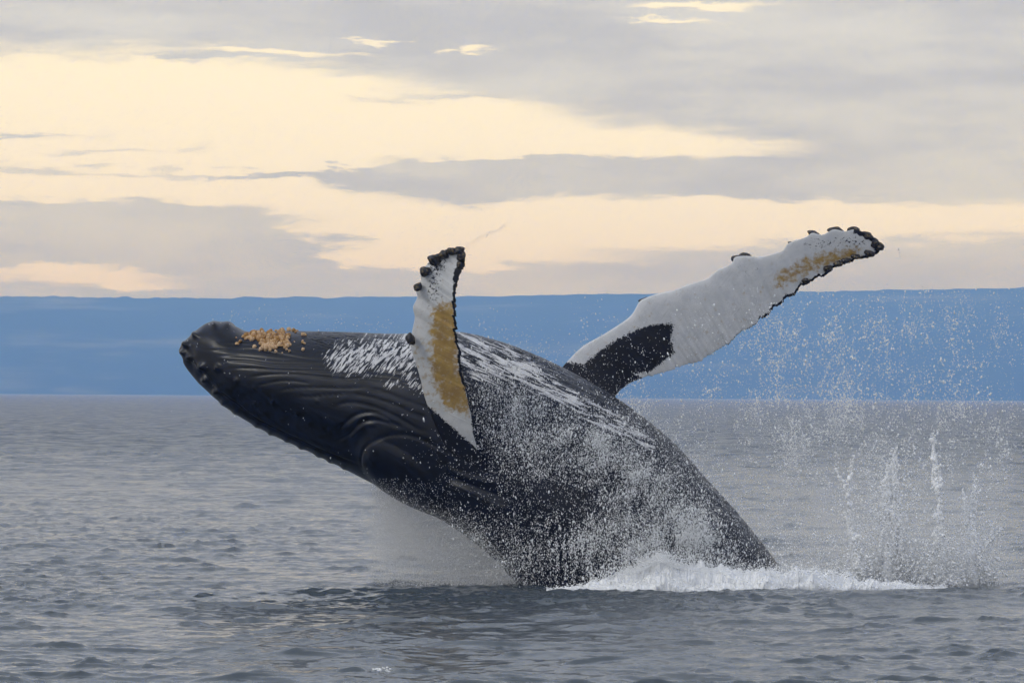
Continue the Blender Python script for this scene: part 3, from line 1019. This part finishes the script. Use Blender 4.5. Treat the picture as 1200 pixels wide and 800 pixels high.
def gsum(x, y, lst):
    w = np.zeros(np.shape(x))
    for cx, cy, sx, sy, a in lst:
        w = w + a * np.exp(-0.5 * (((x - cx) / sx) ** 2 + ((y - cy) / sy) ** 2))
    return w


def spray_on_body():
    r = np.random.default_rng(101)
    ok = np.repeat(((BTH > 0.0) & (BTH < 2.9))[None], BPX.shape[0], 0)
    I, J = np.where(ok)
    X, Y = BPX[I, J], BPY[I, J]
    w = gsum(X, Y, [(780, 580, 70, 50, 1.0), (850, 640, 45, 35, .6), (690, 525, 60, 45, .7), (615, 500, 38, 45, .55), (590, 640, 45, 35, .75),
                    (700, 640, 100, 28, .6), (640, 430, 60, 18, .25), (810, 560, 40, 45, .8)])
    w *= 1 - 0.75 * np.exp(-0.5 * (((X - 652) / 42) ** 2 + ((Y - 600) / 42) ** 2))
    w *= 1 - 0.9 * np.exp(-0.5 * (((X - 560) / 45) ** 2 + ((Y - 570) / 35) ** 2))
    cl = sample(N2, X / 260, Y / 260) + 0.6 * sample(N3, X / 120, Y / 120)
    w *= np.exp(0.55 * cl)
    w *= 0.15 + 0.85 * smooth01(BTH[J], 0.65, 1.15)
    w += 0.002 * (X < 520) + 0.02 * (X > 520)
    # equal weight per picture area
    g = np.abs(np.gradient(BPX, axis=0) * np.gradient(BPY, axis=1) - np.gradient(BPX, axis=1) * np.gradient(BPY, axis=0))
    w = w * g[I, J] * (Y < 700)
    n = 66000
    p = r.choice(len(X), n, p=w / w.sum())
    off = 0.015 + r.exponential(0.16, n)
    cen = BP[I[p], J[p]] + BN[I[p], J[p]] * off[:, None] + 0.02 * r.standard_normal((n, 3))
    rad = np.where(r.random(n) < 0.60, lognorm(r, n, 0.0021, 0.2, 0.0014, 0.003), lognorm(r, n, 0.0041, 0.42, 0.0025, 0.013))
    k_ = cen[:, 2] > 0.02
    drops("spray", cen[k_], rad[k_], "fine white spray streaming off the whale's wet flank", 2.2, 5)


def spray_in_air():
    r = np.random.default_rng(102)
    n = 520000
    X = r.uniform(520, 1230, n); Y = r.uniform(255, 694, n)
    w = gsum(X, Y, [(1060, 600, 90, 70, 1.0), (980, 560, 80, 80, .7), (1100, 470, 80, 70, .5), (980, 440, 70, 60, .35), (890, 420, 50, 40, .35),
                    (870, 520, 60, 60, .45), (1150, 640, 60, 45, .6), (940, 650, 60, 40, .7), (1070, 390, 90, 40, .22), (800, 440, 60, 25, .2),
                    (760, 480, 40, 40, .25), (700, 390, 18, 25, .12), (1150, 400, 60, 50, .15)])
    cl = sample(N2, X / 240, Y / 340) + 0.8 * sample(N3, X / 100, Y / 160)
    w *= np.exp(0.75 * cl - 0.3)
    w *= 1 - smooth01(X, 1165, 1235)
    w *= 1 - 0.4 * smooth01(Y, 520, 600)
    w *= smooth01(Y, 320, 350)
    keep = r.random(n) < np.clip(w * 0.30, 0, 1)
    X, Y = X[keep], Y[keep]
    D = r.uniform(58.0, 63.5, len(X))
    cen = at(X, Y, D)
    rad = np.where(r.random(len(X)) < 0.6, lognorm(r, len(X), 0.0022, 0.2, 0.0014, 0.003), lognorm(r, len(X), 0.0044, 0.5, 0.002, 0.018))
    rad = np.minimum(np.where(r.random(len(X)) < 0.04, rad * 1.7, rad), 0.012)
    # droplets strung along short arcs thrown up by the splash
    C, Rr = [], []
    for i in range(150):
        x0 = r.uniform(880, 1180); y0 = r.uniform(380, 660); L = r.uniform(10, 45); a = r.normal(-1.45, 0.35)
        m_ = int(L * 0.7)
        t = np.sort(r.random(m_)) * L
        xx = x0 + np.cos(a) * t + 0.9 * r.standard_normal(m_) + 3 * np.sin(t / 9 + i); yy = y0 + np.sin(a) * t + 0.7 * r.standard_normal(m_)
        C.append(at(xx, yy, np.full(m_, r.uniform(58.5, 62.5)))); Rr.append(lognorm(r, m_, 0.0048, 0.5, 0.002, 0.016))
    cen = np.vstack([cen] + C); rad = np.concatenate([rad] + Rr)
    k_ = cen[:, 2] > 0.03
    drops("spray", cen[k_], rad[k_], "scattered drops of spray hanging in the air right behind the whale", 1.7, 6)


def spray_wisps():
    """drops flung off the head and flipper tips"""
    r = np.random.default_rng(103)
    C, Rr = [], []
    def fling(pts, n, spread, Y, med=0.0035):
        pl = arclen_resample(pts, 60, 200)
        i = r.integers(0, 60, n)
        C.append(at(pl[i, 0] + spread * r.standard_normal(n), pl[i, 1] + spread * r.standard_normal(n), Y + 0.15 * r.standard_normal(n)))
        Rr.append(lognorm(r, n, med, 0.4, 0.002, 0.012))
    fling([(545, 290), (556, 282), (575, 272), (594, 264)], 160, 2.0, 57.8)
    fling([(547, 300), (560, 305), (580, 300)], 60, 8.0, 57.8)
    fling([(1036, 290), (1050, 294), (1068, 302)], 160, 3.5, 61.9)
    fling([(930, 350), (960, 335), (990, 318)], 150, 6.0, 61.7)
    fling([(250, 372), (300, 372), (400, 378), (470, 382)], 220, 7.0, 60.6)
    fling([(560, 380), (640, 405), (700, 430)], 240, 10.0, 60.4)
    fling([(850, 410), (900, 380), (920, 400), (930, 450)], 500, 12.0, 61.6, 0.0045)
    fling([(895, 385), (905, 420), (915, 455), (925, 475)], 160, 3.0, 61.6, 0.006)
    drops("spray", np.vstack(C), np.concatenate(Rr), "thin wisps of drops flung off the whale's head and flipper tips", 1.6, 7)


def filament(r, p0, p1, rad0, rad1, wob, n):
    """ragged rope of water between two points: overlapping lumps along a wandering line that breaks up at its end"""
    t = np.linspace(0, 1, n)
    w = np.stack([np.interp(t * 6, np.arange(7), np.concatenate([[0], r.standard_normal(5), [0]])) for _ in range(3)], -1) * wob * 0.35
    w += np.stack([np.interp(t * 24, np.arange(25), r.standard_normal(25)) for _ in range(3)], -1) * wob * 0.12
    P = p0 + (p1 - p0) * t[:, None] + w
    lum = np.exp(0.40 * np.interp(t * n / 5, np.arange(n), r.standard_normal(n)))
    R_ = 1.1 * (rad0 + (rad1 - rad0) * t) * lum * np.exp(0.15 * r.standard_normal(n))
    P = P + 0.25 * R_[:, None] * r.standard_normal((n, 3))
    gate = np.interp(t * n / 7, np.arange(n), r.random(n))
    keep = gate > 0.75 * smooth01(t, 0.35, 1.1)
    return P[keep], R_[keep]


def build_jet(spec, label, seed):
    r = np.random.default_rng(seed)
    C, Rr = [], []
    Y = spec["Y"]
    for (x0, y0, x1, y1, rad0, rad1, wob, cnt) in spec["ropes"]:
        for _ in range(cnt * 4):
            j = r.standard_normal(4) * [3.5, 1, 3, 9] * (cnt > 1) + r.standard_normal(4) * [1.2, 0, 1.2, 3]
            p0 = at(x0 + j[0], y0 + j[1], Y + 0.1 * r.standard_normal()); p1 = at(x1 + j[2], y1 + j[3], Y + 0.15 * r.standard_normal())
            L = np.linalg.norm(p1 - p0)
            P, R_ = filament(r, p0, p1, rad0, rad1, wob, max(int(L / 0.011), 8))
            C.append(P); Rr.append(R_)
    for _ in range(spec.get("sheets", 14)):
        xa = spec["foot"][0] + r.normal(0, 20); hh = r.uniform(8, 55); lean = r.normal(0, 14)
        p0 = at(xa, 691.0, Y + 0.3 * r.standard_normal()); p1 = at(xa + lean, 691 - hh, Y + 0.3 * r.standard_normal())
        P, R_ = filament(r, p0, p1, .011, .005, .10, max(int(np.linalg.norm(p1 - p0) / 0.012), 8))
        C.append(P); Rr.append(R_)
    # burst of loose drops round the foot
    m_ = int(3.4 * spec.get("burst", 500))
    bx, by, sx, sy = spec["foot"]
    X = bx + sx * r.standard_normal(m_); Yp = by - np.abs(1.3 * sy * r.standard_normal(m_))
    C.append(at(X, Yp, Y + 0.3 * r.standard_normal(m_))); Rr.append(lognorm(r, m_, 0.0066, 0.5, 0.002, 0.02))
    cen = np.vstack(C); rad = np.concatenate(Rr)
    n = len(cen)
    ax = np.stack([0.5 * r.standard_normal(n), 0.5 * r.standard_normal(n), np.ones(n)], -1)
    ax /= np.linalg.norm(ax, axis=1, keepdims=True)
    sc = np.stack([rad, rad, rad * (1.1 + r.random(n))], -1)
    sm = rad < 0.011
    V1, F1 = scatter(OCT, cen[sm], sc[sm], frames(ax[sm]))
    V2, F2 = scatter(ICO1, cen[~sm], sc[~sm], frames(ax[~sm]))
    o = mesh_obj("water_jet", np.vstack([V1, V2]), np.vstack([F1, F2 + len(V1)]), M_drop)
    tag(o, label, "water jet", "water jets of the splash", kind="stuff")


def build_jets():
    build_jet(dict(Y=60.6, foot=(1005, 690, 14, 22), burst=500, ropes=[
        (1006, 690, 996, 600, .018, .013, .05, 2), (996, 600, 992, 570, .014, .010, .03, 1), (993, 580, 979, 545, .014, .008, .05, 1),
        (995, 575, 999, 535, .013, .006, .04, 1), (1012, 690, 1000, 640, .015, .008, .08, 3), (1020, 690, 1003, 640, .012, .006, .08, 2)]),
        "forked thin jet of white water closest to the whale's back", 201)
    build_jet(dict(Y=60.9, foot=(1047, 690, 16, 40), burst=1700, ropes=[
        (1045, 692, 1040, 560, .022, .010, .10, 7), (1052, 690, 1048, 545, .018, .007, .10, 4), (1038, 690, 1036, 590, .020, .008, .10, 4), (1060, 660, 1044, 545, .013, .007, .06, 2),
        (1040, 565, 1052, 528, .010, .005, .05, 2)]),
        "broad dense curtain of white water beside the forked jet", 202)
    build_jet(dict(Y=60.8, foot=(1098, 690, 16, 30), burst=650, ropes=[
        (1098, 690, 1101, 610, .020, .016, .05, 3), (1102, 610, 1100, 570, .015, .014, .04, 1), (1101, 572, 1094, 535, .016, .014, .04, 2), (1095, 540, 1093, 500, .012, .005, .04, 1),
        (1108, 690, 1098, 600, .013, .007, .10, 3)]),
        "tallest slender jet of white water standing alone", 203)
    build_jet(dict(Y=61.2, foot=(1142, 690, 16, 30), burst=700, ropes=[
        (1140, 690, 1136, 610, .020, .012, .06, 3), (1136, 615, 1128, 565, .012, .007, .07, 2), (1136, 612, 1145, 560, .011, .006, .07, 3), (1148, 650, 1176, 612, .013, .008, .05, 2),
        (1150, 690, 1150, 640, .013, .008, .08, 3)]),
        "branching jet of white water with an arm thrown outwards", 204)


def build_runoff():
    """strings of water falling from the flank into the sea"""
    r = np.random.default_rng(301)
    C, Rr = [], []
    ok = np.repeat(((BTH > 0.6) & (BTH < 2.6))[None], BPX.shape[0], 0)
    I, J = np.where(ok)
    X, Y = BPX[I, J], BPY[I, J]
    for i in range(46):
        x0 = r.choice([r.uniform(630, 745), r.uniform(600, 880), r.uniform(640, 700)]); y1 = r.uniform(640, 688); L = r.uniform(10, 55)
        yy = np.arange(y1 - L, y1, 0.8)
        if len(yy) < 4: continue
        xx = x0 + np.cumsum(0.35 * r.standard_normal(len(yy)))
        for a, b_ in zip(xx, yy):
            if r.random() < 0.45: continue
            j = np.argmin((X - a) ** 2 + (Y - b_) ** 2)
            if (X[j] - a) ** 2 + (Y[j] - b_) ** 2 > 30: continue
            C.append(BP[I[j], J[j]] + BN[I[j], J[j]] * 0.05 + 0.006 * r.standard_normal(3)); Rr.append(0.0052 * math.exp(0.4 * r.standard_normal()))
    drops("runoff", np.array(C), np.array(Rr), "strings of white water running down the whale's flank to the foam", 2.2, 8)


FOAM_TOP = np.array([[636, 691], [660, 688], [690, 682], [720, 676], [742, 673], [757, 667], [768, 659], [780, 661], [795, 667], [830, 671], [860, 674], [900, 671], [930, 672],
                     [960, 673], [1000, 677], [1040, 680], [1080, 684], [1130, 686], [1180, 688], [1215, 689]], float)


def build_foam():
    r = np.random.default_rng(401)
    # churned ridge of white water: several overlapping ragged rolls
    VV, FF, base = [], [], 0
    for q, (dy, lift, x0, x1) in enumerate([(0.0, 0.55, 640, 1010), (0.14, 0.85, 668, 1090), (0.30, 0.9, 700, 1110), (-0.10, 0.30, 690, 960)]):
        nx, nc = 760, 26
        X = np.linspace(x0, x1, nx)
        top = np.interp(X, FOAM_TOP[:, 0], FOAM_TOP[:, 1])
        end = smooth01(X, x0, x0 + 25) * (1 - smooth01(X, x1 - 60, x1))
        hgt = np.clip((692.5 - 4 * smooth01(X, 900, 1100) - top) / 85.0, 0.01, None) * lift * end + 0.012
        hgt = hgt * (1 - 0.45 * smooth01(X, 900, 1000) * (0.6 + 0.4 * np.sin(X / 13.0 + q * 2)))
        hgt = hgt * (1 + 0.20 * sample(N5, X / 300, X * 0 + .13 * q) + 0.12 * sample(N5, X / 110, X * 0 + .31 * q))
        D = np.where(X < 900, 58.15, 58.15 + (X - 900) / 300 * 1.6) + dy
        bt = at(X, np.full(nx, 690.0), D); bt[:, 2] = -0.03
        a_ = np.linspace(0, np.pi, nc)
        wd = 0.10 + 0.55 * hgt
        P = bt[:, None] + np.stack([0 * a_[None] + 0 * hgt[:, None], -np.cos(a_)[None] * wd[:, None], np.sin(a_)[None] ** 0.8 * (hgt[:, None] + 0.03)], -1)
        uu = X[:, None] / 85.0; vv = a_[None] * wd[:, None]
        lump = 0.030 * sample(N5, uu / 2.2 + q * .3, vv / 2.2 + q * .17) + 0.016 * sample(N5, uu / 0.9 + .4, vv / 0.9 + q * .4) + 0.004 * sample(N3, uu / 1.5, vv / 1.5 + q * .4)
        nrm = np.stack([0 * lump, -np.cos(a_)[None] + 0 * lump, np.sin(a_)[None] + 0 * lump], -1)
        P = P + nrm * (lump * np.clip(hgt / 0.12, 0.15, 1.3)[:, None])[..., None]
        VV.append(P.reshape(-1, 3)); FF.append(grid_faces(nx, nc) + base); base += nx * nc
    V = np.vstack(VV); Fq = np.vstack(FF)
    F = np.vstack([Fq[:, [0, 1, 2]], Fq[:, [0, 2, 3]]])
    # froth: fine bubbles and drops thickly over the rolls
    n = 20000
    j = r.integers(0, len(V), n)
    cen = V[j] + 0.012 * r.standard_normal((n, 3)) + np.array([0, 0, 1.0]) * r.exponential(0.012, n)[:, None]
    rad = lognorm(r, n, 0.0055, 0.4, 0.0025, 0.014)
    Vb, Fb = scatter(OCT, cen, np.stack([rad * 1.1, rad * 1.1, rad], -1))
    F = np.vstack([F, Fb + len(V)]); V = np.vstack([V, Vb])
    # loose drops thrown off the top of the foam
    m_ = 6000
    X2 = r.choice([0, 1], m_); X2 = np.where(X2 == 0, r.normal(772, 26, m_), r.uniform(690, 1000, m_))
    Y2 = np.interp(X2, FOAM_TOP[:, 0], FOAM_TOP[:, 1]) - np.abs(r.normal(0, 8, m_))
    c2 = at(X2, Y2, 58.2 + 0.2 * r.standard_normal(m_)); r2 = lognorm(r, m_, 0.0050, 0.45, 0.002, 0.014)
    V2, F2 = scatter(OCT, c2, np.stack([r2, r2, r2 * 1.3], -1))
    o = mesh_obj("foam", np.vstack([V, V2]), np.vstack([F, F2 + len(V)]), M_drop)
    tag(o, "white foam boiling along the waterline of the whale", "foam", kind="stuff")
    # a small breaking crest in the foreground
    n = 45
    X = 446 + 5 * r.standard_normal(n)
    Yp = 788 + 2.6 * r.standard_normal(n) + 0.05 * (X - 442)
    yy = CAM_H * FPX / (Yp - 461)
    x_ = (X - 600) / FPX * yy
    h_, _, _ = sea_disp(x_, yy)
    cen = np.stack([x_, yy, h_ + 0.02 + 0.012 * r.random(n)], -1)
    rad = lognorm(r, n, 0.008, 0.4, 0.003, 0.018)
    V, F = scatter(ICO1, cen, np.stack([rad * 1.2, rad * 1.2, rad * .8], -1))
    o = mesh_obj("foam", V, F, M_drop)
    tag(o, "small white patch of foam on a wave crest away from the whale", "foam", kind="stuff")


def build_mist():
    mt, k, b, out = material("mist_air")
    k.n.remove(b)
    geo = k.new("ShaderNodeNewGeometry")
    x, y, z = k.sep(geo.outputs["Position"])
    n = k.noise(k.vec("MULTIPLY", geo.outputs["Position"], (1.0, 1.0, 0.7)), 1.5, 3.0, 0.55)
    left = k.step(x, -2.10, -1.55)
    right = k.math("SUBTRACT", 1.0, k.step(x, -0.6, 0.45))
    low = k.step(z, 0.02, 0.5)
    high = k.math("SUBTRACT", 1.0, k.step(z, 1.2, 1.9))
    fr = k.math("MULTIPLY", k.step(y, 59.9, 60.6), k.math("SUBTRACT", 1.0, k.step(y, 61.4, 62.2)))
    d = k.math("MULTIPLY", k.math("MULTIPLY", left, right), k.math("MULTIPLY", k.math("MULTIPLY_ADD", low, 0.6, 0.4), k.math("MULTIPLY", fr, high)))
    d = k.math("MULTIPLY", d, k.step(n.outputs["Fac"], 0.25, 0.62))
    pv = k.new("ShaderNodeVolumePrincipled")
    pv.inputs["Color"].default_value = rgb(0.93, 0.94, 0.96)
    pv.inputs["Absorption Color"].default_value = (1, 1, 1, 1)
    k.put(pv.inputs["Density"], k.math("MULTIPLY", d, MIST))
    k.l.new(pv.outputs[0], out.inputs["Volume"])
    x0, x1, y0, y1, z0, z1 = -2.15, 0.5, 59.85, 62.25, -0.25, 1.95
    v = [(x_, y_, z_) for z_ in (z0, z1) for y_ in (y0, y1) for x_ in (x0, x1)]
    f = [(0, 2, 3, 1), (4, 5, 7, 6), (0, 1, 5, 4), (2, 6, 7, 3), (0, 4, 6, 2), (1, 3, 7, 5)]
    o = mesh_obj("mist", v, f, mt, smooth=False)
    tag(o, "pale veil of mist falling below the whale's head", "mist", kind="stuff")
    m2, k, b, out = material("splash_mist_air")
    k.n.remove(b)
    geo = k.new("ShaderNodeNewGeometry")
    x, y, z = k.sep(geo.outputs["Position"])
    n = k.noise(k.vec("MULTIPLY", geo.outputs["Position"], (1.6, 1.0, 0.6)), 1.6, 4.0, 0.6)
    side = k.math("MULTIPLY", k.step(x, 3.0, 4.6), k.math("SUBTRACT", 1.0, k.step(x, 6.2, 7.4)))
    fr = k.math("MULTIPLY", k.step(y, 60.0, 60.6), k.math("SUBTRACT", 1.0, k.step(y, 61.2, 61.9)))
    hg = k.math("POWER", k.math("SUBTRACT", 1.0, k.step(z, 0.0, 2.4, False)), 1.6)
    d = k.math("MULTIPLY", k.math("MULTIPLY", side, fr), k.math("MULTIPLY", hg, k.step(n.outputs["Fac"], 0.30, 0.70)))
    pv = k.new("ShaderNodeVolumePrincipled")
    pv.inputs["Color"].default_value = rgb(0.93, 0.94, 0.96)
    pv.inputs["Absorption Color"].default_value = (1, 1, 1, 1)
    k.put(pv.inputs["Density"], k.math("MULTIPLY", d, 1.3))
    k.l.new(pv.outputs[0], out.inputs["Volume"])
    v = [(x_, y_, z_) for z_ in (-0.25, 2.45) for y_ in (59.95, 61.95) for x_ in (2.95, 7.45)]
    o = mesh_obj("mist", v, f, m2, smooth=False)
    tag(o, "thin mist among the water jets behind the whale's back", "mist", kind="stuff")
    # drops raining inside the veil
    r = np.random.default_rng(501)
    m_ = 120000
    X = r.uniform(435, 640, m_); Y = r.uniform(560, 692, m_)
    keep = r.random(m_) < (0.30 + 0.7 * smooth01(X, 470, 560) * smooth01(Y, 590, 660)) * smooth01(X + 7 * sample(N5, Y / 200, X / 300), 428, 462)
    X, Y = X[keep], Y[keep]
    drops("spray", at(X, Y, r.uniform(59.2, 61.5, len(X))), np.where(r.random(len(X)) < 0.08, lognorm(r, len(X), 0.0042, 0.4, 0.002, 0.010), lognorm(r, len(X), 0.0029, 0.06, 0.0014, 0.00299)), "fine drops raining through the mist below the whale's head", 1.5, 9)


MIST = 1.3
spray_on_body()
spray_in_air()
spray_wisps()
build_jets()
build_runoff()
build_foam()
build_mist()
